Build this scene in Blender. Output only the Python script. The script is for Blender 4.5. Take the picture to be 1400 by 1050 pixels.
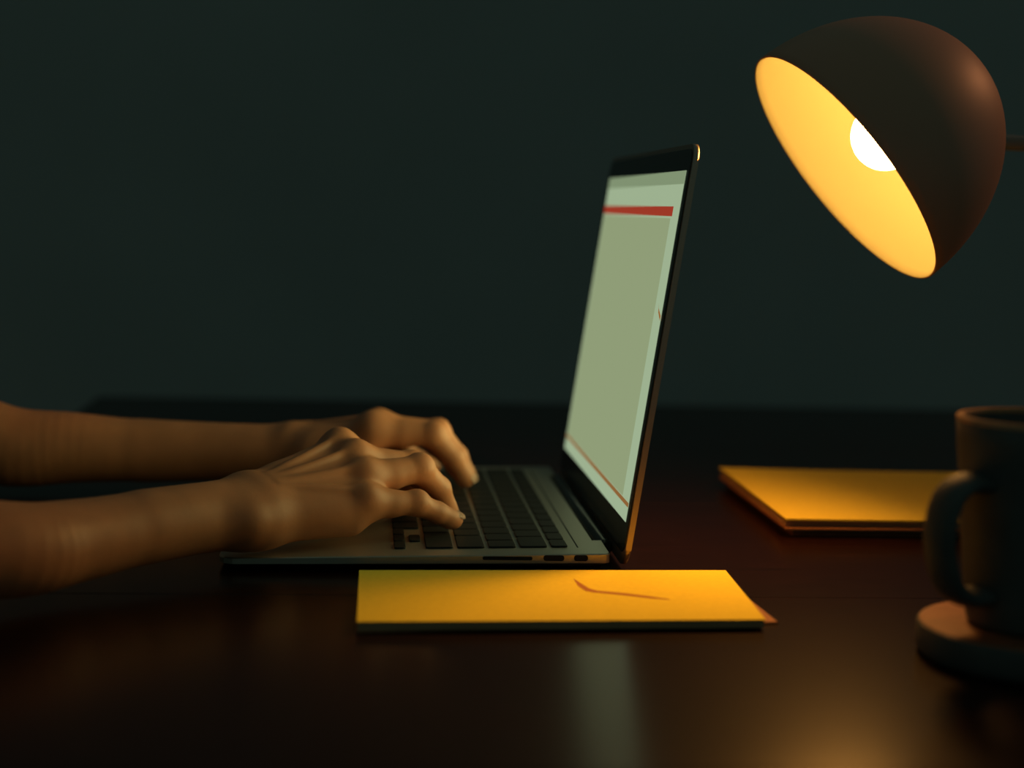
import bpy, bmesh, math, random
import numpy as np
from mathutils import Vector, Matrix

random.seed(7)
S = bpy.context.scene
COL = S.collection
for o in list(bpy.data.objects):
    bpy.data.objects.remove(o)

# ------------------------------------------------------------------ camera
CP = np.array((0.0812, -0.9615, 0.2121)); YAW, PITCH, ROLL = 0.0891, 0.1044, 0.0261
FPX = 2300.0
cy_, sy_, cp_, sp_ = math.cos(YAW), math.sin(YAW), math.cos(PITCH), math.sin(PITCH)
FWD = np.array((sy_*cp_, cy_*cp_, -sp_)); R0 = np.array((cy_, -sy_, 0.0)); U0 = np.cross(R0, FWD)
RGT = math.cos(ROLL)*R0 + math.sin(ROLL)*U0
UPV = -math.sin(ROLL)*R0 + math.cos(ROLL)*U0
cam_d = bpy.data.cameras.new('camera'); cam = bpy.data.objects.new('camera', cam_d); COL.objects.link(cam)
M = Matrix.Identity(4)
for i in range(3):
    M[i][0] = RGT[i]; M[i][1] = UPV[i]; M[i][2] = -FWD[i]; M[i][3] = CP[i]
cam.matrix_world = M
cam_d.sensor_width = 36.0; cam_d.sensor_fit = 'HORIZONTAL'; cam_d.lens = FPX/1400*36.0
cam_d.clip_start = 0.02; cam_d.clip_end = 50
cam_d.dof.use_dof = True; cam_d.dof.focus_distance = 1.0; cam_d.dof.aperture_fstop = 3.4
S.camera = cam

def ray(px, py):
    return FWD + RGT*((px-700)/FPX) - UPV*((py-525)/FPX)
def on(px, py, ax, v):                      # pixel -> point on the plane  coordinate[ax] = v
    d = ray(px, py); return CP + d*((v-CP[ax])/d[ax])
def onY(px, py, y): return on(px, py, 1, y)
def onZ(px, py, z): return on(px, py, 2, z)

# ------------------------------------------------------------------ world, exposure
W = bpy.data.worlds.new('night'); S.world = W; W.use_nodes = True
bg = W.node_tree.nodes['Background']
bg.inputs[0].default_value = (0.58, 1.0, 0.85, 1); bg.inputs[1].default_value = 0.052
S.view_settings.view_transform = 'Standard'; S.view_settings.look = 'None'
S.view_settings.exposure = 0.0; S.view_settings.gamma = 1.0
S.view_settings.use_curve_mapping = False

# ------------------------------------------------------------------ materials
def mat(name, col, rough=0.5, metal=0.0, spec=0.5, bump=None, vary=None, sss=0.0, coat=0.0, tint=None):
    """procedural principled material; vary=(scale, amount, stretch) noise on colour, bump=(scale, strength, dist)"""
    m = bpy.data.materials.new(name); m.use_nodes = True
    nt = m.node_tree; b = nt.nodes['Principled BSDF']
    b.inputs['Base Color'].default_value = (*col, 1); b.inputs['Roughness'].default_value = rough
    b.inputs['Metallic'].default_value = metal; b.inputs['Specular IOR Level'].default_value = spec
    if tint: b.inputs['Specular Tint'].default_value = (*tint, 1)
    if coat: b.inputs['Coat Weight'].default_value = coat; b.inputs['Coat Roughness'].default_value = 0.21; b.inputs['Coat IOR'].default_value = 1.5
    if sss:
        b.inputs['Subsurface Weight'].default_value = sss
        b.inputs['Subsurface Radius'].default_value = (1.0, 0.35, 0.18); b.inputs['Subsurface Scale'].default_value = 0.004
    tc = nt.nodes.new('ShaderNodeTexCoord')
    if vary:
        sc, am, st = vary
        mp = nt.nodes.new('ShaderNodeMapping'); mp.inputs['Scale'].default_value = st
        nz = nt.nodes.new('ShaderNodeTexNoise'); nz.inputs['Scale'].default_value = sc; nz.inputs['Detail'].default_value = 6
        rp = nt.nodes.new('ShaderNodeValToRGB')
        rp.color_ramp.elements[0].position = 0.3; rp.color_ramp.elements[1].position = 0.7
        rp.color_ramp.elements[0].color = (*[c*(1-am) for c in col], 1)
        rp.color_ramp.elements[1].color = (*[min(1, c*(1+am)) for c in col], 1)
        nt.links.new(tc.outputs['Object'], mp.inputs[0]); nt.links.new(mp.outputs[0], nz.inputs['Vector'])
        nt.links.new(nz.outputs['Fac'], rp.inputs[0]); nt.links.new(rp.outputs[0], b.inputs['Base Color'])
    if bump:
        sc, stg, dist = bump
        nz = nt.nodes.new('ShaderNodeTexNoise'); nz.inputs['Scale'].default_value = sc; nz.inputs['Detail'].default_value = 4
        bp = nt.nodes.new('ShaderNodeBump'); bp.inputs['Strength'].default_value = stg; bp.inputs['Distance'].default_value = dist
        nt.links.new(tc.outputs['Object'], nz.inputs['Vector']); nt.links.new(nz.outputs['Fac'], bp.inputs['Height'])
        nt.links.new(bp.outputs[0], b.inputs['Normal'])
    return m
def emit(name, col, s):
    m = bpy.data.materials.new(name); m.use_nodes = True; nt = m.node_tree
    nt.nodes.remove(nt.nodes['Principled BSDF'])
    e = nt.nodes.new('ShaderNodeEmission'); e.inputs[0].default_value = (*col, 1); e.inputs[1].default_value = s
    nt.links.new(e.outputs[0], nt.nodes['Material Output'].inputs[0]); return m

MT = dict(
    wall=mat('wall_paint', (0.40, 0.42, 0.42), 0.95, spec=0.1, vary=(3, 0.04, (1, 1, 1))),
    floor=mat('floor_wood', (0.05, 0.04, 0.035), 0.6, vary=(6, 0.3, (1, 8, 1))),
    desk=mat('dark_wood', (0.0090, 0.0026, 0.0020), 0.6, spec=0.02, vary=(14, 0.35, (1.2, 16, 1)), bump=(90, 0.08, 0.0006), tint=(1.0, 0.42, 0.36), coat=0.62),
    alu=mat('aluminium', (0.50, 0.46, 0.38), 0.42, metal=0.85, bump=(900, 0.05, 0.0002)),
    alu_lid=mat('aluminium_lid', (0.48, 0.38, 0.31), 0.38, metal=0.9),
    key=mat('key_plastic', (0.02, 0.02, 0.02), 0.55, spec=0.18, bump=(1500, 0.05, 0.0002)),
    glassb=mat('bezel_glass', (0.02, 0.022, 0.022), 0.25, spec=0.4),
    port=mat('port_cavity', (0.01, 0.01, 0.01), 0.8),
    rubber=mat('rubber', (0.02, 0.02, 0.02), 0.8),
    shade_out=mat('shade_enamel', (0.44, 0.23, 0.15), 0.5, spec=0.5),
    shade_in=mat('shade_lining', (0.34, 0.33, 0.145), 0.7, spec=0.2),
    lampmetal=mat('lamp_metal', (0.20, 0.22, 0.21), 0.7, spec=0.2),
    paper=mat('paper_yellow', (0.85, 0.70, 0.06), 0.85, spec=0.15, bump=(1200, 0.08, 0.0002), vary=(300, 0.04, (1, 1, 1))),
    paper2=mat('paper_kraft', (0.52, 0.42, 0.05), 0.85, spec=0.15, bump=(1200, 0.08, 0.0002), vary=(300, 0.05, (1, 1, 1))),
    pages=mat('page_edges', (0.40, 0.27, 0.16), 0.9, spec=0.1, vary=(40, 0.25, (1, 1, 60))),
    cover=mat('cover_brown', (0.30, 0.13, 0.06), 0.7, spec=0.3, vary=(200, 0.15, (1, 1, 1))),
    ink=mat('ink', (0.42, 0.16, 0.03), 0.8),
    mug=mat('mug_glaze', (0.085, 0.092, 0.090), 0.6, spec=0.25, vary=(60, 0.15, (1, 1, 1))),
    rim_lit=mat('lamp_lit_rim', (0.45, 0.25, 0.13), 0.8, spec=0.2, vary=(90, 0.15, (1, 1, 1))),  # warm lamplight on the mug lip, put into a paler colour
    coaster=mat('coaster_wood', (0.22, 0.075, 0.032), 0.6, vary=(40, 0.25, (1, 8, 1))),
    skin=mat('skin', (0.52, 0.212, 0.098), 0.48, spec=0.35, sss=0.12, bump=(420, 0.12, 0.0006), vary=(45, 0.10, (1, 1, 1))),
    nail=mat('nail', (0.66, 0.40, 0.28), 0.25, spec=0.5),
    shirt=mat('shirt_cotton', (0.03, 0.035, 0.04), 0.9, bump=(600, 0.2, 0.0005)),
    trousers=mat('denim', (0.02, 0.025, 0.035), 0.9, bump=(600, 0.2, 0.0005)),
    hair=mat('hair', (0.02, 0.014, 0.01), 0.5, bump=(120, 0.6, 0.004)),
    shoe=mat('shoe_leather', (0.03, 0.025, 0.02), 0.5),
    eye=mat('eye_white', (0.75, 0.73, 0.70), 0.2),
    chair=mat('chair_wood', (0.09, 0.05, 0.03), 0.5, vary=(12, 0.3, (1, 1, 8))),
)

# ------------------------------------------------------------------ mesh helpers
def link(name, me, m=None, parent=None, smooth=False):
    o = bpy.data.objects.new(name, me); COL.objects.link(o)
    if m is not None:
        for x in (m if isinstance(m, (list, tuple)) else [m]): me.materials.append(x)
    if smooth:
        me.shade_smooth()
    if parent is not None: o.parent = parent
    return o
def from_bm(name, bm, m, parent=None, smooth=False):
    bmesh.ops.recalc_face_normals(bm, faces=bm.faces[:])
    me = bpy.data.meshes.new(name); bm.to_mesh(me); bm.free(); return link(name, me, m, parent, smooth)
def tag(o, label, cat, group=None):
    o['label'] = label; o['category'] = cat
    if group: o['group'] = group
    return o
def struct(o, label, cat):
    o['kind'] = 'structure'; o['label'] = label; o['category'] = cat; return o
def empty(name, loc=(0, 0, 0)):
    o = bpy.data.objects.new(name, None); o.empty_display_size = 0.02; COL.objects.link(o); o.location = loc; return o
def bm_box(lo, hi, bev=0.0, seg=2):
    bm = bmesh.new(); bmesh.ops.create_cube(bm, size=1)
    for v in bm.verts:
        v.co = Vector([lo[i] + (v.co[i]+0.5)*(hi[i]-lo[i]) for i in range(3)])
    if bev: bmesh.ops.bevel(bm, geom=bm.edges[:], offset=bev, segments=seg, affect='EDGES', profile=0.6)
    return bm
def box(name, lo, hi, m, parent=None, bev=0.0, seg=2, smooth=False):
    return from_bm(name, bm_box(lo, hi, bev, seg), m, parent, smooth)
def bm_prism(poly, z0, z1, bev=0.0, seg=2):
    """vertical prism over a polygon [(x,y)..]; z0/z1 may be functions of (x,y)"""
    f0 = z0 if callable(z0) else (lambda x, y: z0); f1 = z1 if callable(z1) else (lambda x, y: z1)
    bm = bmesh.new()
    a = [bm.verts.new((x, y, f0(x, y))) for x, y in poly]; b = [bm.verts.new((x, y, f1(x, y))) for x, y in poly]
    bm.faces.new(a[::-1]); bm.faces.new(b)
    n = len(poly)
    for i in range(n): bm.faces.new((a[i], a[(i+1) % n], b[(i+1) % n], b[i]))
    if bev:
        es = [e for e in bm.edges if (e.verts[0] in a) == (e.verts[1] in a)]
        bmesh.ops.bevel(bm, geom=es, offset=bev, segments=seg, affect='EDGES', profile=0.5)
    return bm
def rrect(x0, y0, x1, y1, r, n=6):
    out = []
    for cx, cy, a0 in ((x1-r, y1-r, 0), (x0+r, y1-r, 90), (x0+r, y0+r, 180), (x1-r, y0+r, 270)):
        for k in range(n+1):
            a = math.radians(a0 + 90*k/n); out.append((cx+r*math.cos(a), cy+r*math.sin(a)))
    return out
def bm_lathe(prof, n=64, mtx=None, mats=None):
    """prof [(r,z)..] around local z; r=0 ends collapse. mats: material index per profile segment"""
    bm = bmesh.new(); rings = []
    for r, z in prof:
        if r < 1e-6: rings.append([bm.verts.new((0, 0, z))])
        else: rings.append([bm.verts.new((r*math.cos(2*math.pi*k/n), r*math.sin(2*math.pi*k/n), z)) for k in range(n)])
    for i in range(len(rings)-1):
        a, b = rings[i], rings[i+1]
        for k in range(n):
            k2 = (k+1) % n
            if len(a) == 1 and len(b) == 1: continue
            if len(a) == 1: f = bm.faces.new((a[0], b[k], b[k2]))
            elif len(b) == 1: f = bm.faces.new((a[k], b[0], a[k2]))
            else: f = bm.faces.new((a[k], b[k], b[k2], a[k2]))
            if mats: f.material_index = mats[i]
    if mtx is not None: bmesh.ops.transform(bm, matrix=mtx, verts=bm.verts[:])
    return bm
def bm_tube(pts, rad, n=14, sx=1.0, side=None):
    """swept tube along points; rad number or list; sx squashes the section sideways"""
    P = [Vector(p) for p in pts]; bm = bmesh.new(); rings = []; nrm = None
    for i, p in enumerate(P):
        t = (P[min(i+1, len(P)-1)] - P[max(i-1, 0)]).normalized()
        if nrm is None:
            nrm = t.cross(Vector(side)).normalized() if side is not None else t.orthogonal().normalized()
        nrm = (nrm - t*nrm.dot(t)).normalized(); bn = t.cross(nrm)
        r = rad[i] if isinstance(rad, (list, tuple)) else rad
        rings.append([bm.verts.new(p + nrm*(r*math.cos(2*math.pi*k/n)) + bn*(r*sx*math.sin(2*math.pi*k/n))) for k in range(n)])
    for a, b in zip(rings, rings[1:]):
        for k in range(n): bm.faces.new((a[k], a[(k+1) % n], b[(k+1) % n], b[k]))
    bm.faces.new(rings[0][::-1]); bm.faces.new(rings[-1]); return bm
def spline(pts, n=8):
    P = [Vector(p) for p in pts]; Q = [P[0]*2-P[1]] + P + [P[-1]*2-P[-2]]; out = []
    for i in range(1, len(Q)-2):
        for k in range(n):
            t = k/n; a, b, c, d = Q[i-1], Q[i], Q[i+1], Q[i+2]
            out.append(0.5*((2*b) + (c-a)*t + (2*a-5*b+4*c-d)*t*t + (3*b-a-3*c+d)*t**3))
    out.append(P[-1]); return out

# ------------------------------------------------------------------ setting
struct(box('floor', (-7.0, -1.8, -0.79), (6.0, 2.5, -0.74), MT['floor']), 'dark wooden floor of the night room', 'floor')
struct(box('wall_back', (-7.0, 2.4, -0.74), (6.0, 2.5, 1.9), MT['wall']), 'plain dark wall behind the desk lost in darkness', 'wall')

# ------------------------------------------------------------------ desk
DX0, DX1, DY0, DY1 = -0.20, 1.05, -0.62, 0.86
desk = tag(empty('desk', (0.42, 0.12, -0.74)), 'dark brown wooden desk of long boards under the laptop', 'desk')
def under(o, p):
    o.parent = p; o.matrix_parent_inverse = Matrix.Translation(-p.location); return o
ys = [DY0, -0.345, -0.058, 0.235, 0.53, DY1]
for y0, y1 in zip(ys, ys[1:]):
    under(box('board', (DX0, y0+0.0003, -0.028), (DX1, y1-0.0003, 0.0), MT['desk'], None, 0.0004, 1), desk)
for x in (DX0+0.06, DX1-0.06):
    for y in (DY0+0.06, DY1-0.06):
        under(box('leg', (x-0.03, y-0.03, -0.74), (x+0.03, y+0.03, -0.028), MT['desk'], None, 0.003), desk)
for y in (DY0+0.06, DY1-0.06):
    under(box('apron', (DX0+0.09, y-0.011, -0.11), (DX1-0.09, y+0.011, -0.028), MT['desk'], None, 0.002), desk)
for x in (DX0+0.06, DX1-0.06):
    under(box('apron', (x-0.011, DY0+0.09, -0.075), (x+0.011, DY1-0.09, -0.028), MT['desk'], None, 0.002), desk)

# ------------------------------------------------------------------ laptop
LW, LD = 0.332, 0.2278
def deck(x, y=0): return 0.0076 + 0.0042*x/0.2278
laptop = tag(empty('laptop', (0.12, LW/2, 0)), 'open silver laptop with black keys and a glowing pale screen', 'laptop')
HY0, HY1, HX = 0.040, LW-0.040, 0.2222
poly = []
def arc(cx, cy, r, a0, a1, n=6): return [(cx+r*math.cos(math.radians(a0+(a1-a0)*k/n)), cy+r*math.sin(math.radians(a0+(a1-a0)*k/n))) for k in range(n+1)]
poly += arc(0.011, 0.011, 0.011, 180, 270) + arc(LD-0.004, 0.004, 0.004, 270, 360, 4)
poly += [(LD, HY0), (HX, HY0), (HX, HY1), (LD, HY1)]
poly += arc(LD-0.004, LW-0.004, 0.004, 0, 90, 4) + arc(0.011, LW-0.011, 0.011, 90, 180)
# body: deck plate on top, belly tapering inwards below
bm = bmesh.new(); lay = []
cxm, cym = 0.116, LW/2
for zf, ins in ((lambda x: deck(x), 0.0006), (lambda x: deck(x)-0.0006, 0.0), (lambda x: deck(x)-0.0036-0.0020*max(0, x)/0.2278, 0.0), (lambda x: 0.0030, 0.007), (lambda x: 0.0016, 0.016)):
    ring = []
    for x, y in poly:
        dx = -ins if x > cxm else ins; dy = -ins if y > cym else ins
        if HY0-1e-6 <= y <= HY1+1e-6 and x > 0.2: dx = min(0, dx)*0.3; dy = 0
        ring.append(bm.verts.new((x+dx, y+dy, zf(x+dx))))
    lay.append(ring)
bm.faces.new(lay[0]); bm.faces.new(lay[-1][::-1])
for a, b in zip(lay, lay[1:]):
    for k in range(len(a)): bm.faces.new((a[k], a[(k+1) % len(a)], b[(k+1) % len(a)], b[k]))
under(from_bm('base_case', bm, MT['alu']), laptop)
for x in (0.03, 0.20):
    for y in (0.035, LW-0.035):
        under(from_bm('rubber_foot', bm_lathe([(0, 0), (0.0065, 0), (0.007, 0.0006), (0.007, 0.0022), (0, 0.0022)], 20, Matrix.Translation((x, y, 0))), MT['rubber']), laptop)
# ports on the side
def port(name, x0, x1, zc, h):
    p = rrect(x0, zc-h/2, x1, zc+h/2, min(h/2*0.9, 0.0016), 4)
    bm = bmesh.new(); a = [bm.verts.new((x, -0.0002, z)) for x, z in p]; b = [bm.verts.new((x, 0.004, z)) for x, z in p]
    bm.faces.new(a); bm.faces.new(b[::-1])
    for k in range(len(a)): bm.faces.new((a[k], a[(k+1) % len(a)], b[(k+1) % len(a)], b[k]))
    under(from_bm(name, bm, MT['port']), laptop)
port('card_slot', 0.1526, 0.1818, 0.0087, 0.0022)
port('usb_port', 0.1882, 0.2005, 0.0090, 0.0034)
port('display_port', 0.2062, 0.2145, 0.0091, 0.0036)
# hinge barrel
under(from_bm('hinge', bm_lathe([(0, HY0+0.001), (0.0052, HY0+0.001), (0.0056, HY0+0.002), (0.0056, HY1-0.002), (0.0052, HY1-0.001), (0, HY1-0.001)], 24,
      Matrix.Translation((0.2292, 0, 0.0066)) @ Matrix.Rotation(-math.pi/2, 4, 'X')), MT['glassb'], None, True), laptop)
# trackpad
under(from_bm('trackpad', bm_prism(rrect(0.012, 0.114, 0.086, 0.218, 0.004), lambda x, y: deck(x)-0.001, lambda x, y: deck(x)+0.00025, 0.0002, 1), MT['alu']), laptop)
# keys, one object each
kcache = {}
slope = math.atan(0.0042/0.2278)
def key(x0, x1, y0, y1):
    g = 0.0013
    w, d = round(x1-x0-2*g, 5), round(y1-y0-2*g, 5)
    if (w, d) not in kcache:
        bm = bm_prism(rrect(-w/2, -d/2, w/2, d/2, 0.0016, 2), -0.0004, 0.0012, 0.0003, 1)
        bmesh.ops.recalc_face_normals(bm, faces=bm.faces[:])
        me = bpy.data.meshes.new('key'); bm.to_mesh(me); bm.free(); me.materials.append(MT['key']); kcache[(w, d)] = me
    o = bpy.data.objects.new('key', kcache[(w, d)]); COL.objects.link(o)
    xc = (x0+x1)/2
    o.rotation_euler = (0, -slope, 0); o.location = (xc, (y0+y1)/2, deck(xc)); under(o, laptop)
KY0, KY1 = 0.0180, 0.3140
kp = (KY1-KY0)/14.5
kx = [0.1003 + 0.0187*i for i in range(6)] + [0.1003+0.0187*5+0.0122]
def row(i, widths):        # widths listed from the near (right-hand) end, in key units
    y = KY0
    for wd in widths:
        key(kx[i], kx[i+1], y, y+wd*kp); y += wd*kp
xm = (kx[0]+kx[1])/2
key(kx[0], xm, KY0, KY0+kp)                                    # arrow cluster
key(kx[0], xm, KY0+kp, KY0+2*kp); key(xm, kx[1], KY0+kp, KY0+2*kp)
key(kx[0], xm, KY0+2*kp, KY0+3*kp)
y = KY0+3*kp
for wd in (1, 1.25, 5, 1.25, 1, 1, 1):
    key(kx[0], kx[1], y, y+wd*kp); y += wd*kp
row(1, [2.25]+[1]*10+[2.25]); row(2, [1.75]+[1]*11+[1.75]); row(3, [1]*13+[1.5]); row(4, [1.5]+[1]*13); row(5, [14.5/14]*14)
# keyboard groove behind the function row
under(from_bm('speaker_groove', bm_prism(rrect(0.2103, KY0+0.001, 0.2112, KY1-0.001, 0.0004, 2), lambda x, y: deck(x)-0.001, lambda x, y: deck(x)+0.00008), MT['port']), laptop)
# lid: local frame (t up the lid, y width, n outwards = back)
LB = np.array((0.2356, 0, 0.0070)); LA = 0.1376; LH = 0.247; LT = 0.0034
lu = np.array((math.sin(LA), 0, math.cos(LA))); ln = np.array((math.cos(LA), 0, -math.sin(LA)))
def lidp(t, y, n): return tuple(LB + lu*t + ln*n + np.array((0, y, 0)))
def lid_prism(pl, n0, n1, bev=0.0, seg=2):
    bm = bm_prism(pl, n0, n1, bev, seg)
    for v in bm.verts: v.co = Vector(lidp(*v.co))
    return bm
lid = under(from_bm('lid', lid_prism(rrect(-0.003, 0, LH, LW, 0.010, 8), 0.0, LT, 0.0013, 3), MT['alu_lid']), laptop)
def under2(o): o.parent = lid; return o
under2(from_bm('bezel', lid_prism(rrect(0.004, 0.003, LH-0.003, LW-0.003, 0.008, 6), -0.0006, 0.0004), MT['glassb']))
SY0, SY1, ST0, ST1 = 0.0120, 0.3195, 0.0216, 0.2314
def scr(name, t0, t1, y0, y1, n, m):
    bm = lid_prism([(t0, y0), (t1, y0), (t1, y1), (t0, y1)], n, n+0.0002)
    return under2(from_bm(name, bm, m))
SE = 1.0
scr('display', ST0, ST1, SY0, SY1, -0.0008, emit('screen_pale', (0.335, 0.435, 0.275), SE))
scr('toolbar', 0.2235, ST1, SY0, SY1, -0.0009, emit('screen_toolbar', (0.215, 0.285, 0.165), SE))
scr('page', 0.0336, 0.2030, 0.036, SY1-0.003, -0.0009, emit('screen_page', (0.275, 0.335, 0.185), SE))
scr('red_banner', 0.2043, 0.2102, 0.032, SY1, -0.0010, emit('screen_red', (0.33, 0.040, 0.020), SE))
scr('orange_line', 0.0305, 0.0330, SY0, SY1, -0.0010, emit('screen_orange', (0.26, 0.12, 0.035), SE))
# small orange mark on the page margin
bm = bmesh.new()
pts = [(0.1525, 0.0250), (0.1495, 0.0225), (0.1455, 0.0120), (0.1425, 0.0122), (0.1470, 0.0215)]
bm.faces.new([bm.verts.new(lidp(t, y, -0.0010)) for t, y in pts])
under2(from_bm('orange_mark', bm, emit('screen_mark', (0.30, 0.12, 0.03), SE)))
# the panel's own light (an LCD throws most of it straight out)
ld = bpy.data.lights.new('screen_backlight', 'AREA'); ld.shape = 'RECTANGLE'; ld.size = SY1-SY0; ld.size_y = ST1-ST0
ld.color = (1.0, 0.90, 0.34); ld.energy = 0.35; ld.spread = math.radians(112)
lo = bpy.data.objects.new('screen_backlight', ld); COL.objects.link(lo)
ctr = Vector(lidp((ST0+ST1)/2, (SY0+SY1)/2, -0.0016)); zax = Vector(ln); xax = Vector((0, 1, 0)); yax = zax.cross(xax)
mm = Matrix.Identity(4)
for i in range(3): mm[i][0] = xax[i]; mm[i][1] = yax[i]; mm[i][2] = zax[i]; mm[i][3] = ctr[i]
lo.matrix_world = mm

# ------------------------------------------------------------------ desk lamp
def unit_(a): return a/np.linalg.norm(a)
dv = ray(1153, 231); LC = CP + dv*(1.040)                      # centre of the opening
v = dv/np.linalg.norm(dv); e1 = RGT - v*(RGT@v); e1 /= np.linalg.norm(e1); e2 = np.cross(e1, v)
RB = 188.5*1.040/FPX
nn = 0.96*(-0.78*e1 - 0.625*e2) - 0.28*v; nn /= np.linalg.norm(nn)
lamp = tag(empty('desk_lamp', (0.68, 0.13, 0)), 'dark domed desk lamp tilted down with a glowing bulb inside', 'lamp')
q = Vector(-nn).to_track_quat('Z', 'Y'); LM = Matrix.Translation(Vector(LC)) @ q.to_matrix().to_4x4()   # local z points into the dome
DEP = RB*1.23; prof = []; th = 0.0014
N = 28
for k in range(N+1):
    a = math.pi/2*k/N; prof.append(((RB)*math.cos(a) if k < N else 0.0, DEP*math.sin(a)))
inner = [((RB-th)*math.cos(math.pi/2*k/N) if k < N else 0.0, (DEP-th)*math.sin(math.pi/2*k/N)) for k in range(N+1)]
full = prof[::-1] + [(RB-th*0.5, -0.0006)] + inner
mi = [0]*(N) + [0, 1] + [1]*N
sh = from_bm('shade', bm_lathe(full, 96, LM, mi), [MT['shade_out'], MT['shade_in']], None, True); under(sh, lamp)
BD, BR = 0.034, 0.0215
bulb_prof = [(0, BD-BR)] + [(BR*math.sin(a), BD-BR*math.cos(a)) for a in [math.pi*k/20 for k in range(1, 15)]] + [(0.0135, BD+BR+0.004), (0.0125, BD+BR+0.012), (0, BD+BR+0.012)]
bulb = under(from_bm('bulb', bm_lathe(bulb_prof, 40, LM), emit('bulb_glow', (1.0, 0.50, 0.17), 38.0), None, True), lamp)
under(from_bm('socket', bm_lathe([(0, BD+BR+0.0125), (0.015, BD+BR+0.0125), (0.016, BD+BR+0.016), (0.016, DEP-0.004), (0, DEP-0.004)], 32, LM), MT['lampmetal'], None, True), lamp)
bk = unit_(v*0.80 - nn*0.45 + e1*0.25)
ap = Vector(LC - nn*(DEP*0.55) + bk*0.040)
arm = spline([ap, Vector(LC - nn*(DEP*0.62) + v*0.120), Vector((0.500, 0.195, 0.268)), Vector((0.60, 0.16, 0.262)), Vector((0.660, 0.135, 0.24)), Vector((0.68, 0.13, 0.18)), Vector((0.68, 0.13, 0.012))], 8)
under(from_bm('arm', bm_tube(arm, 0.0052, 14), MT['lampmetal'], None, True), lamp)
under(from_bm('base', bm_lathe([(0, 0), (0.078, 0), (0.080, 0.002), (0.080, 0.011), (0.077, 0.014), (0.012, 0.016), (0, 0.016)], 64, Matrix.Translation((0.68, 0.13, 0))), MT['lampmetal'], None, True), lamp)
# the bulb's light leaving through the opening
al = bpy.data.lights.new('bulb_light', 'AREA'); al.shape = 'DISK'; al.size = 0.105
al.color = (1.0, 0.41, 0.07); al.energy = 0.92; al.spread = math.radians(146)
ao = bpy.data.objects.new('bulb_light', al); COL.objects.link(ao)
zq = Vector(-nn).to_track_quat('Z', 'Y').to_matrix().to_4x4()
ao.matrix_world = Matrix.Translation(Vector(LC - nn*(BD-BR-0.002))) @ zq

# ------------------------------------------------------------------ floor lamp to the right of the desk (its glint shows on the shade)
FX, FY, FZ = 1.40, 0.44, 0.86
fl = tag(empty('floor_lamp', (1.56, 0.36, -0.74)), 'slim floor lamp with a small dome standing right of the desk', 'lamp')
fd = Vector((-1.46, -0.38, -0.81)).normalized()
FM = Matrix.Translation((FX, FY, FZ)) @ (-fd).to_track_quat('Z', 'Y').to_matrix().to_4x4()
fo = [(0.085*math.cos(math.pi/2*k/16) if k < 16 else 0, 0.10*math.sin(math.pi/2*k/16)) for k in range(17)]
fi = [(0.083*math.cos(math.pi/2*k/16) if k < 16 else 0, 0.098*math.sin(math.pi/2*k/16)) for k in range(17)]
under(from_bm('shade', bm_lathe(fo[::-1]+fi, 48, FM, [0]*17+[1]*16), [MT['shade_out'], MT['shade_in']], None, True), fl)
under(from_bm('bulb', bm_lathe([(0, 0.02)]+[(0.028*math.sin(math.pi*k/14), 0.048-0.028*math.cos(math.pi*k/14)) for k in range(1, 11)]+[(0.012, 0.086), (0, 0.086)], 28, FM), emit('floor_bulb_glow', (1.0, 0.55, 0.22), 12.0), None, True), fl)
ftop = Vector((FX, FY, FZ)) - fd*0.099
under(from_bm('pole', bm_tube(spline([ftop, ftop-fd*0.04, Vector((1.54, 0.355, 1.02)), Vector((1.56, 0.36, 0.9)), Vector((1.56, 0.36, 0.2)), Vector((1.56, 0.36, -0.73))], 8), 0.009, 12), MT['lampmetal'], None, True), fl)
under(from_bm('base', bm_lathe([(0, 0), (0.13, 0), (0.13, 0.018), (0.02, 0.024), (0, 0.024)], 48, Matrix.Translation((1.56, 0.36, -0.74))), MT['lampmetal'], None, True), fl)
f2 = bpy.data.lights.new('floor_bulb_light', 'AREA'); f2.shape = 'DISK'; f2.size = 0.09
f2.color = (1.0, 0.36, 0.14); f2.energy = 0.70; f2.spread = math.radians(100)
f2o = bpy.data.objects.new('floor_bulb_light', f2); COL.objects.link(f2o)
f2o.matrix_world = FM @ Matrix.Translation((0, 0, 0.015))

# ------------------------------------------------------------------ notepad in front of the laptop
ZP = 0.0058
pad = tag(empty('notepad', (0.187, -0.077, 0)), 'yellow notepad with one brush stroke lying in front of the laptop', 'notepad')
c = [onZ(488, 850, ZP), onZ(1047, 847, ZP), onZ(992, 779.5, ZP), onZ(491, 779.5, ZP)]
def quad_prism(name, cs, z0, z1, m, p, bev=0.0004):
    return under(from_bm(name, bm_prism([(a[0], a[1]) for a in cs], z0, z1, bev, 1), m), p)
quad_prism('top_sheet', c, ZP-0.0004, ZP, MT['paper'], pad, 0.0)
ins = [np.array(a)+np.array(d) for a, d in zip(c, ((0.0006, 0.0006, 0), (-0.0006, 0.0006, 0), (-0.0006, -0.0006, 0), (0.0006, -0.0006, 0)))]
quad_prism('page_block', ins, 0.0013, ZP-0.0004, MT['pages'], pad, 0.0)
cc = [c[0]+np.array((-0.0004, -0.0008, 0)), onZ(1064, 850, 0.0013)+np.array((0.0, 0.0, 0)), c[2]+np.array((-0.001, -0.001, 0)), c[3]+np.array((0.0006, -0.001, 0))]
quad_prism('back_cover', cc, 0.0, 0.0013, MT['cover'], pad)
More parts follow.
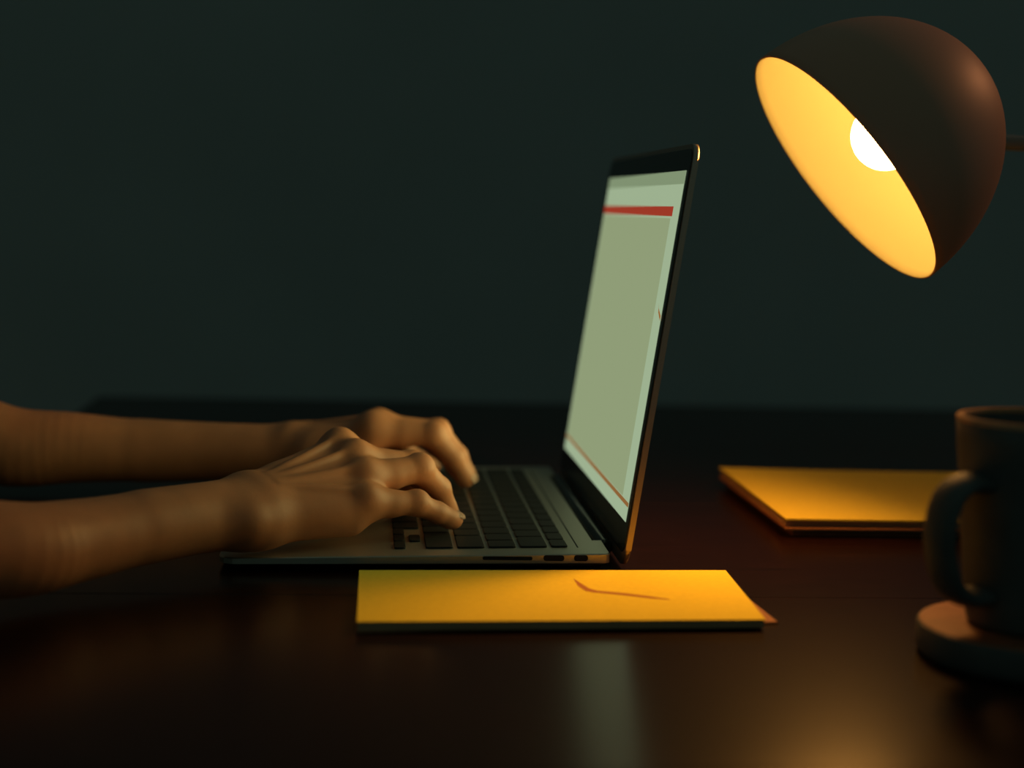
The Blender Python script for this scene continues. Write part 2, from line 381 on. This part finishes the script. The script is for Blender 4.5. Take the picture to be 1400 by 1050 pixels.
# brush stroke: tapered outline
up_ = [(697, 113), (720, 127), (745, 143), (770, 150), (850, 157), (930, 167), (990, 176)]
dn_ = [(712, 136), (735, 151), (757, 155), (800, 159), (850, 164), (930, 173), (990, 178)]
bm = bmesh.new()
A_ = [bm.verts.new(onZ(470+x/2.222, 740+y/2.222, ZP+0.0001)) for x, y in up_]; B_ = [bm.verts.new(onZ(470+x/2.222, 740+y/2.222, ZP+0.0001)) for x, y in dn_]
for k in range(6): bm.faces.new((A_[k], A_[k+1], B_[k+1], B_[k]))
under(from_bm('brush_stroke', bm, MT['ink']), pad)

# ------------------------------------------------------------------ two notebooks behind the mug
def notebook(name, x0, y0, x1, y1, z0, th, label, warp=0.0, rot=0.0):
    nb = tag(empty(name, ((x0+x1)/2, (y0+y1)/2, z0)), label, 'notebook', 'notebooks stacked beside the laptop lid')
    def sheet(nm, ax0, ay0, ax1, ay1, za, zb, m, wf):
        bm = bmesh.new(); nx, ny = 14, 6; g = {}
        for s, z in ((0, za), (1, zb)):
            for i in range(nx+1):
                for j in range(ny+1):
                    u = i/nx; w = j/ny
                    g[s, i, j] = bm.verts.new((ax0+(ax1-ax0)*u, ay0+(ay1-ay0)*w, z + wf(u, w)))
        for i in range(nx):
            for j in range(ny):
                bm.faces.new([g[1, i, j], g[1, i+1, j], g[1, i+1, j+1], g[1, i, j+1]])
                bm.faces.new([g[0, i, j], g[0, i, j+1], g[0, i+1, j+1], g[0, i+1, j]])
        for i in range(nx):
            bm.faces.new([g[0, i, 0], g[0, i+1, 0], g[1, i+1, 0], g[1, i, 0]]); bm.faces.new([g[0, i, ny], g[1, i, ny], g[1, i+1, ny], g[0, i+1, ny]])
        for j in range(ny):
            bm.faces.new([g[0, 0, j], g[1, 0, j], g[1, 0, j+1], g[0, 0, j+1]]); bm.faces.new([g[0, nx, j], g[0, nx, j+1], g[1, nx, j+1], g[1, nx, j]])
        return under(from_bm(nm, bm, m, None, False), nb)
    z1 = z0+th
    lift = lambda u, w: warp*((1-u)**2.2)*(0.35+0.65*w)
    sheet('back_cover', x0, y0, x1, y1, z0, z0+0.0010, MT['cover'], lambda u, w: 0)
    sheet('page_block', x0+0.0015, y0+0.0055, x1-0.0015, y1-0.001, z0+0.0011, z1-0.0020, MT['pages'], lambda u, w: 0)
    sheet('front_cover', x0, y0, x1, y1, z1-0.0012, z1, MT['paper2'], lift)
    return nb
notebook('notebook', 0.368, 0.122, 0.578, 0.332, 0.0, 0.0058, 'lower brown notebook with worn page edges under the other notebook')
notebook('notebook', 0.3605, 0.1125, 0.571, 0.323, 0.0058, 0.0066, 'upper kraft-yellow notebook lit by the lamp on top of the stack', 0.0018)

# ------------------------------------------------------------------ coaster and mug
MX, MY = 0.4100, -0.183
CZ = 0.0165
cst = tag(empty('coaster', (MX, MY, 0)), 'thick round dark coaster with a brown top under the mug', 'coaster')
from_bm('rim', bm_lathe([(0, 0), (0.0535, 0), (0.056, 0.0025), (0.0565, 0.006), (0.0563, CZ-0.0014), (0.0556, CZ-0.0004), (0.0548, CZ-0.0004), (0, CZ-0.0004)], 72, None), MT['mug'], cst, True)
from_bm('top_pad', bm_lathe([(0, CZ-0.0004), (0.0552, CZ-0.0004), (0.0548, CZ), (0, CZ)], 72, None), MT['coaster'], cst, False)
mug = tag(empty('mug', (MX, MY, CZ)), 'dark tapered mug with a side handle standing on the coaster', 'mug')
MH = 0.102; r0, r1 = 0.0335, 0.0425
mp = [(0, 0.0), (r0-0.004, 0.0), (r0-0.001, 0.0012), (r0, 0.004)]
for k in range(1, 11): mp.append((r0+(r1-r0)*(k/10)**0.9, 0.004+(MH-0.006)*k/10))
mp += [(r1-0.0012, MH-0.0014), (r1-0.0032, MH-0.0014), (r1-0.0036, MH-0.003)]
for k in range(9, -1, -1): mp.append((r0-0.0036+(r1-r0)*(k/10)**0.9, 0.006+(MH-0.010)*k/10))
mp.append((0, 0.006))
body = from_bm('body', bm_lathe(mp, 72), MT['mug'], mug, True)
hd = Vector((-0.938, -0.343, 0)).normalized()
hp = spline([hd*(r0+0.004)+Vector((0, 0, 0.071)), hd*(r0+0.014)+Vector((0, 0, 0.072)), hd*(r0+0.024)+Vector((0, 0, 0.065)), hd*(r0+0.028)+Vector((0, 0, 0.046)), hd*(r0+0.023)+Vector((0, 0, 0.027)), hd*(r0+0.014)+Vector((0, 0, 0.018)), hd*(r0+0.0005)+Vector((0, 0, 0.017))], 8)
from_bm('handle', bm_tube(hp, 0.0048, 16, 2.2, (-hd.y, hd.x, 0)), MT['mug'], mug, True)
from_bm('rim', bm_lathe([(r1-0.0002, MH-0.0030), (r1+0.0003, MH-0.0016), (r1-0.0004, MH-0.0003), (r1-0.0020, MH), (r1-0.0034, MH-0.0004), (r1-0.0040, MH-0.0018), (r1-0.0037, MH-0.0030)], 72), MT['rim_lit'], mug, True)  # added lip band; its lighter colour stands in for light catching the rim
from_bm('coffee', bm_lathe([(0, 0.074), (0.0363, 0.074), (0.0363, 0.0735), (0, 0.0735)], 48), mat('coffee', (0.02, 0.01, 0.006), 0.1), mug, True)

# ------------------------------------------------------------------ the person: signed distances, meshed with surface nets
def V3(*a): return np.array(a, float)
def cap(P, a, b, ra, rb):
    a = np.asarray(a, float); ab = np.asarray(b, float)-a; t = np.clip(((P-a)@ab)/max(ab@ab, 1e-12), 0, 1)
    return np.linalg.norm(P-a-t[:, None]*ab, axis=1) - (ra+(rb-ra)*t)
def ell(P, c, r, R=None):
    d = P-np.asarray(c, float)
    if R is not None: d = d@np.asarray(R).T
    r = np.asarray(r, float); k0 = np.linalg.norm(d/r, axis=1); k1 = np.linalg.norm(d/(r*r), axis=1)
    return k0*(k0-1)/np.maximum(k1, 1e-9)
def polycap(P, pts, rs):
    d = None
    for (a, b, ra, rb) in zip(pts, pts[1:], rs, rs[1:]):
        e = cap(P, a, b, ra, rb); d = e if d is None else np.minimum(d, e)
    return d
def smin(a, b, k):
    h = np.maximum(k-np.abs(a-b), 0)/k; return np.minimum(a, b)-h*h*k*0.25
def nets(fn, lo, hi, h, name='mesh'):
    lo = np.asarray(lo, float); B = 8
    nb = np.ceil((np.asarray(hi)-lo)/(h*B)).astype(int); n = nb*B+1
    cg = np.stack(np.meshgrid(*[lo[i]+h*B*(np.arange(nb[i])+0.5) for i in range(3)], indexing='ij'), -1).reshape(-1, 3)
    dc = fn(cg).reshape(nb); near = np.abs(dc) < h*B*1.15
    V = np.ones(n, np.float32)
    for bi in np.argwhere(dc <= -h*B*0.5): V[tuple(slice(b*B, b*B+B+1) for b in bi)] = -1
    sub = np.stack(np.meshgrid(*[np.arange(B+1)]*3, indexing='ij'), -1).reshape(-1, 3)
    nbk = np.argwhere(near); idx = (nbk[:, None, :]*B + sub[None]).reshape(-1, 3)
    flat = np.unique(np.ravel_multi_index(idx.T, n)); ii = np.stack(np.unravel_index(flat, n), -1)
    vals = np.empty(len(ii), np.float32)
    for s in range(0, len(ii), 400000): vals[s:s+400000] = fn(lo+h*ii[s:s+400000])
    V.reshape(-1)[flat] = vals
    neg = V < 0; m = [k-1 for k in n]
    cnt = np.zeros(m, np.int8)
    for dx in (0, 1):
        for dy in (0, 1):
            for dz in (0, 1): cnt += neg[dx:dx+m[0], dy:dy+m[1], dz:dz+m[2]]
    act = (cnt > 0) & (cnt < 8); cells = np.argwhere(act); ids = -np.ones(m, int); ids[act] = np.arange(len(cells))
    acc = np.zeros((len(cells), 3)); num = np.zeros(len(cells))
    cor = [np.array((a, b, c)) for a in (0, 1) for b in (0, 1) for c in (0, 1)]
    for a in cor:
        for ax in range(3):
            if a[ax]: continue
            b = a.copy(); b[ax] = 1
            va = V[tuple((cells+a).T)]; vb = V[tuple((cells+b).T)]; cr = (va < 0) != (vb < 0)
            t = np.where(cr, va/np.where(cr, va-vb, 1), 0); p = a+t[:, None]*(b-a)
            acc += np.where(cr[:, None], p, 0); num += cr
    verts = lo+h*(cells+acc/num[:, None]); faces = []
    for ax in range(3):
        u, w = (ax+1) % 3, (ax+2) % 3
        sa = [slice(None)]*3; sb = [slice(None)]*3; sa[ax] = slice(0, -1); sb[ax] = slice(1, None)
        A, Bv = neg[tuple(sa)], neg[tuple(sb)]
        e = np.argwhere(A != Bv); e = e[(e[:, u] > 0) & (e[:, w] > 0) & (e[:, u] < m[u]) & (e[:, w] < m[w])]
        fl = A[tuple(e.T)]
        def c_(du, dw):
            q = e.copy(); q[:, u] -= du; q[:, w] -= dw; return ids[tuple(q.T)]
        Q = np.stack([c_(1, 1), c_(0, 1), c_(0, 0), c_(1, 0)], -1); Q[~fl] = Q[~fl][:, ::-1]; faces.append(Q)
    return verts, np.concatenate(faces)
def mesh_of(name, parts):
    vs = []; fs = []; off = 0
    for v, f in parts: vs.append(v); fs.append(f+off); off += len(v)
    v = np.concatenate(vs); f = np.concatenate(fs)
    me = bpy.data.meshes.new(name); me.vertices.add(len(v)); me.vertices.foreach_set('co', v.astype(np.float32).ravel())
    me.loops.add(len(f)*4); me.loops.foreach_set('vertex_index', f.astype(np.int32).ravel())
    me.polygons.add(len(f)); me.polygons.foreach_set('loop_start', np.arange(0, len(f)*4, 4, dtype=np.int32))
    me.update(); me.validate(); me.shade_smooth(); return me
def unit(a): a = np.asarray(a, float); return a/np.linalg.norm(a)

class Hand:
    """wrist, elbow and finger joints (mcp, pip, dip, tip) of one arm -> distance function"""
    def __init__(s, wrist, fore, fingers, thumb, radii, up=(0, 0, 1)):
        s.w = np.asarray(wrist, float); s.fore = fore; s.F = fingers; s.T = thumb; s.R = radii
        mc = [f[0] for f in fingers]                       # index .. pinky
        s.lat = unit(mc[0]-mc[3])                          # towards the thumb
        s.fwd = unit((mc[1]+mc[2])/2 - s.w); s.lat = unit(s.lat - s.fwd*(s.lat@s.fwd))
        d = np.cross(s.fwd, s.lat); s.dor = d if d[2] > 0 else -d
        q = [Vector(s.w)] + [Vector(p) for p, _ in fore]; s.chain = ([np.array(v) for v in spline(q, 6)], [])
        rs = [0.0160] + [r for _, r in fore]
        s.chain = (s.chain[0], list(np.convolve(np.pad(np.interp(np.linspace(0, len(rs)-1, len(s.chain[0])), np.arange(len(rs)), rs), 4, mode='edge'), np.ones(9)/9, 'valid')))
    def __call__(s, P):
        w, lat, fwd, dor = s.w, s.lat, s.fwd, s.dor
        # forearm: two bones side by side at the wrist, muscle towards the elbow
        a = w+lat*0.0100; b = w-lat*0.0090
        f = s.fore
        d = smin(cap(P, a, f[1][0]+lat*0.001, 0.0156, f[1][1]-0.0065), cap(P, b, f[1][0]-lat*0.001, 0.0156, f[1][1]-0.0065), 0.012)
        pp, rr = s.chain
        d = smin(d, polycap(P, pp, rr), 0.010)
        d = smin(d, np.linalg.norm(P-(w-lat*0.0185+dor*0.0085-fwd*0.010), axis=1)-0.0052, 0.020)       # ulnar head
        # palm
        palm = None
        roots = [w+lat*k+fwd*0.012 for k in (0.0110, 0.0040, -0.0035, -0.0095)]
        for i, fg in enumerate(s.F):
            e = cap(P, roots[i], fg[0]-dor*0.002, 0.0132, s.R[i][0]*0.88)
            palm = e if palm is None else smin(palm, e, 0.009)
        mid = (s.F[1][0]+s.F[2][0])/2
        palm = smin(palm, cap(P, w-dor*0.001-fwd*0.006-lat*0.007, s.F[3][0]-dor*0.008-fwd*0.012, 0.0118, 0.0105), 0.010)   # hypothenar
        palm = smin(palm, cap(P, w-dor*0.003+fwd*0.018, mid-dor*0.008-fwd*0.010, 0.0135, 0.0105), 0.010)
        d = smin(d, palm, 0.014)
        # thumb
        t = s.T
        th = smin(cap(P, t[0], t[1], 0.0165, 0.0125), cap(P, t[1], t[2], 0.0115, 0.0100), 0.005)
        th = smin(th, cap(P, t[2], t[3], 0.0098, 0.0078), 0.004)
        d = smin(d, th, 0.012)
        # tendons on the back of the hand
        for i, fg in enumerate(s.F):
            st = s.w+fwd*0.018+lat*(0.006-0.004*i)+dor*0.0150
            en = fg[0]+dor*(s.R[i][0]-0.0022)
            d = smin(d, cap(P, st, en, 0.0015, 0.0021), 0.0042)
        # fingers
        allf = None
        for i, fg in enumerate(s.F):
            r = s.R[i]
            g = cap(P, fg[0], fg[1], r[0]*0.84, r[1])
            g = smin(g, cap(P, fg[1], fg[2], r[1], r[2]), 0.003)
            g = smin(g, cap(P, fg[2], fg[3], r[2], r[3]), 0.003)
            ax0 = unit(fg[1]-fg[0]); ax1 = unit(fg[2]-fg[1]); bis = unit(ax0-ax1+1e-6)
            g = smin(g, np.linalg.norm(P-(fg[1]+bis*r[1]*0.22), axis=1)-r[1]*0.93, 0.004)                # pip knuckle
            pm = (fg[0]+fg[1])/2 - bis*r[1]*0.25; g = smin(g, np.linalg.norm(P-pm, axis=1)-r[1]*0.86, 0.006)   # flesh under the phalanx
            g = smin(g, np.linalg.norm(P-(fg[3]-unit(fg[3]-fg[2])*0.004-bis*r[3]*0.18), axis=1)-r[3]*0.98, 0.004)  # finger pad
            d = smin(d, np.linalg.norm(P-(fg[0]+dor*r[0]*0.40), axis=1)-r[0]*(0.70, 0.70, 0.63, 0.60)[i], 0.0070)               # mcp knuckle
            allf = g if allf is None else smin(allf, g, 0.0016)
        d = smin(d, allf, 0.0100)
        return d

def px(*a): return onY(*a)
rad = [(0.0122, 0.0092, 0.0079, 0.0068), (0.0122, 0.0093, 0.0080, 0.0068), (0.0115, 0.0086, 0.0074, 0.0063), (0.0100, 0.0073, 0.0065, 0.0056)]
rw = px(337, 700, 0.015)
RH = Hand(rw, [(px(270, 708, -0.010), 0.0176), (px(200, 720, -0.034), 0.0197), (px(100, 740, -0.068), 0.0222), (px(0, 752, -0.100), 0.0250), (V3(-0.178, -0.150, 0.048), 0.0280)],
    [[px(464, 615, 0.086), px(536, 640, 0.112), px(575, 668, 0.128), px(592, 694, 0.138)],
     [px(485, 631, 0.070), px(561, 638, 0.092), px(592, 668, 0.106), px(604, 700, 0.114)],
     [px(497, 654, 0.052), px(573, 641, 0.070), px(600, 668, 0.083), px(613, 700, 0.092)],
     [px(500, 686, 0.036), px(569, 688.5, 0.050), px(598, 701, 0.058), px(621, 710.5, 0.064)]],
    [V3(0.034, 0.046, 0.034), V3(0.066, 0.086, 0.031), V3(0.088, 0.110, 0.026), V3(0.106, 0.124, 0.0205)], rad)
li = [px(512, 588, 0.200), px(592, 595, 0.197), px(620, 626, 0.200), px(637, 655, 0.205)]
LHN = Hand(px(392, 617, 0.238), [(px(300, 618, 0.248), 0.0190), (px(200, 616, 0.250), 0.0215), (px(100, 612, 0.250), 0.0250), (px(0, 608, 0.250), 0.0290), (V3(-0.235, 0.255, 0.058), 0.0320)],
    [li, [li[0]+V3(0.004, 0.021, -0.001), li[1]+V3(0.004, 0.024, -0.001), li[2]+V3(0.004, 0.024, -0.002), li[3]+V3(0.003, 0.022, -0.002)],
     [li[0]+V3(-0.002, 0.040, -0.007), li[1]+V3(-0.004, 0.045, -0.006), li[2]+V3(-0.003, 0.046, -0.005), li[3]+V3(-0.003, 0.045, -0.002)],
     [li[0]+V3(-0.012, 0.056, -0.015), li[1]+V3(-0.022, 0.064, -0.016), li[2]+V3(-0.022, 0.067, -0.011), li[3]+V3(-0.020, 0.067, -0.002)]],
    [V3(0.050, 0.212, 0.034), V3(0.080, 0.186, 0.031), V3(0.099, 0.171, 0.026), V3(0.113, 0.160, 0.0205)], [(a*0.92, b*0.91, c_*0.90, d_*0.88) for a, b, c_, d_ in rad])
RSH, LSH = V3(-0.345, -0.085, 0.290), V3(-0.345, 0.275, 0.290)
REL, LEL = RH.fore[-1][0], LHN.fore[-1][0]
def upper(P, e, s, g=0.0): return cap(P, e, s, 0.036+g, 0.050+g)
def torso(P, g=0.0):
    d = cap(P, (-0.375, 0.02, 0.20), (-0.375, 0.17, 0.20), 0.100+g, 0.100+g)
    d = smin(d, cap(P, RSH+V3(0, 0.02, 0), LSH-V3(0, 0.02, 0), 0.055+g, 0.055+g), 0.07)
    d = smin(d, cap(P, (-0.41, 0.05, 0.0), (-0.41, 0.14, 0.0), 0.105+g, 0.105+g), 0.10)
    return smin(d, cap(P, (-0.43, 0.03, -0.18), (-0.43, 0.16, -0.18), 0.105+g, 0.105+g), 0.09)
def legs(P, g=0.0):
    d = None
    for y0, y1 in ((0.015, -0.01), (0.175, 0.20)):
        e = smin(cap(P, (-0.40, y0, -0.205), (0.02, y1, -0.205), 0.080+g, 0.056+g), cap(P, (0.02, y1, -0.205), (-0.01, y1, -0.64), 0.054+g, 0.036+g), 0.03)
        d = e if d is None else np.minimum(d, e)
    return d
def head(P):
    d = ell(P, (-0.315, 0.095, 0.515), (0.092, 0.074, 0.105))
    d = smin(d, ell(P, (-0.270, 0.095, 0.450), (0.052, 0.050, 0.048)), 0.03)
    d = smin(d, cap(P, (-0.222, 0.095, 0.505), (-0.200, 0.095, 0.478), 0.007, 0.012), 0.014)            # nose
    for s in (-1, 1):
        d = smin(d, ell(P, (-0.325, 0.095+s*0.074, 0.495), (0.017, 0.009, 0.029)), 0.008)              # ears
        d = -smin(-d, np.linalg.norm(P-V3(-0.212, 0.095+s*0.031, 0.512), axis=1)-0.015, 0.012)         # eye sockets
    d = smin(d, ell(P, (-0.219, 0.095, 0.445), (0.010, 0.023, 0.006)), 0.006)                          # lips
    return smin(d, cap(P, (-0.355, 0.095, 0.30), (-0.325, 0.095, 0.46), 0.058, 0.052), 0.03)
def feet(P, g=0.0):
    d = None
    for y in (-0.01, 0.20):
        e = smin(cap(P, (-0.03, y, -0.695+g*0.5), (0.15, y, -0.708+g*0.5), 0.036+g, 0.027+g), cap(P, (-0.01, y, -0.64), (-0.02, y, -0.69), 0.036+g, 0.036+g), 0.02)
        d = e if d is None else np.minimum(d, e)
    return np.maximum(d, -0.738-P[:, 2])
def body(P):
    d = smin(torso(P), legs(P), 0.04); d = smin(d, head(P), 0.04); d = smin(d, feet(P), 0.02)
    for H, e, s in ((RH, REL, RSH), (LHN, LEL, LSH)):
        d = smin(d, smin(H(P), upper(P, e, s), 0.02), 0.04)
    return d
XC = -0.170
def fine(H, e, s):
    def fn(P):
        d = smin(H(P), upper(P, e, s), 0.02); return d
    return fn
parts = []
hr = 0.0013
lo_ = lambda H: None
def cutx(vf, keep):
    v, f = vf; m = keep(v)[f].all(1); f = f[m]; u = np.unique(f); mp_ = -np.ones(len(v), int); mp_[u] = np.arange(len(u)); return v[u], mp_[f]
parts.append(nets(fine(RH, REL, RSH), (XC-0.004, -0.215, -0.004), (0.160, 0.150, 0.110), hr))
parts.append(nets(fine(LHN, LEL, LSH), (XC-0.004, 0.130, -0.004), (0.180, 0.320, 0.110), hr))
parts.append(cutx(nets(body, (-0.58, -0.24, -0.745), (0.22, 0.42, 0.66), 0.0062), lambda v: (v[:, 0] < XC+0.004) | (v[:, 2] < -0.03)))
person = link('person', mesh_of('person', parts), MT['skin'])
tag(person, 'person with bare forearms typing on the laptop with both hands', 'person')
person.location = (0, 0, 0)
def child(name, fn, lo, hi, h, m, keep=None):
    vf = nets(fn, lo, hi, h)
    if keep: vf = cutx(vf, keep)
    return link(name, mesh_of(name, [vf]), m, person)
def shirt(P):
    d = torso(P, 0.010); d = smin(d, cap(P, (-0.355, 0.095, 0.30), (-0.340, 0.095, 0.375), 0.064, 0.062), 0.03)
    for e, s in ((REL, RSH), (LEL, LSH)): d = smin(d, cap(P, e*0.45+s*0.55, s, 0.056, 0.064), 0.04)
    return np.maximum(d, P[:, 2]-0.375-0.4*(P[:, 0]+0.345)*-1)
child('shirt', shirt, (-0.60, -0.24, -0.30), (-0.10, 0.44, 0.45), 0.008, MT['shirt'])
child('trousers', lambda P: np.maximum(smin(legs(P, 0.008), cap(P, (-0.43, 0.03, -0.18), (-0.43, 0.16, -0.18), 0.118, 0.118), 0.05), P[:, 2]+0.11), (-0.60, -0.15, -0.70), (0.12, 0.34, -0.08), 0.008, MT['trousers'])
child('shoes', lambda P: feet(P, 0.006), (-0.12, -0.08, -0.745), (0.22, 0.27, -0.60), 0.006, MT['shoe'])
def hairf(P):
    d = ell(P, (-0.327, 0.095, 0.528), (0.098, 0.083, 0.108)); cut = (P[:, 0]+0.275)*0.9 - (P[:, 2]-0.545)*0.55
    return np.maximum(d, cut)
child('hair', hairf, (-0.45, 0.0, 0.40), (-0.20, 0.19, 0.65), 0.005, MT['hair'])
for s in (-1, 1):
    bm = bmesh.new(); bmesh.ops.create_uvsphere(bm, u_segments=16, v_segments=12, radius=0.012)
    bmesh.ops.translate(bm, verts=bm.verts[:], vec=(-0.2345, 0.095+s*0.031, 0.511)); from_bm('eye', bm, MT['eye'], person, True)
    bm = bmesh.new(); bmesh.ops.create_uvsphere(bm, u_segments=16, v_segments=10, radius=0.0062)
    bmesh.ops.translate(bm, verts=bm.verts[:], vec=(-0.2278, 0.095+s*0.031, 0.5080)); from_bm('iris', bm, MT['hair'], person, True)
# fingernails
for H in (RH, LHN):
    for i, fg in enumerate(H.F):
        ax = unit(fg[3]-fg[2]); lt = unit(H.lat-ax*(H.lat@ax)); up = np.cross(ax, lt); up = up if up@H.dor > 0 or up[2] > 0 else -up
        if up[2] < 0 and up@H.dor < 0: up = -up
        r = H.R[i][3]*1.03; bm = bmesh.new(); g = {}
        nu, nv = 8, 8
        for a in range(nu+1):
            for b in range(nv+1):
                u = (a/nu-0.5)*2; w = b/nv
                an = u*0.95*(1-0.25*(abs(w-0.5)*2)**4); s_ = -0.0052+w*0.0098
                rr = r*(1.0-0.16*max(0, (s_-0.001)/0.005)**2)+0.0003
                p = fg[3]+ax*s_+lt*(rr*math.sin(an))+up*(rr*math.cos(an)); g[a, b] = bm.verts.new(p)
        for a in range(nu):
            for b in range(nv): bm.faces.new((g[a, b], g[a+1, b], g[a+1, b+1], g[a, b+1]))
        bmesh.ops.solidify(bm, geom=bm.faces[:], thickness=0.0004)
        from_bm('fingernail', bm, MT['nail'], person, True)

# ------------------------------------------------------------------ stool under the person
stool = tag(empty('stool', (-0.43, 0.095, -0.74)), 'plain dark wooden stool under the seated person', 'stool')
under(box('seat', (-0.62, -0.09, -0.340), (-0.26, 0.28, -0.312), MT['chair'], None, 0.006), stool)
for x in (-0.59, -0.29):
    for y in (-0.06, 0.25):
        under(box('leg', (x-0.017, y-0.017, -0.74), (x+0.017, y+0.017, -0.340), MT['chair'], None, 0.003), stool)
for y in (-0.06, 0.25):
    under(box('stretcher', (-0.573, y-0.010, -0.60), (-0.307, y+0.010, -0.57), MT['chair'], None, 0.002), stool)
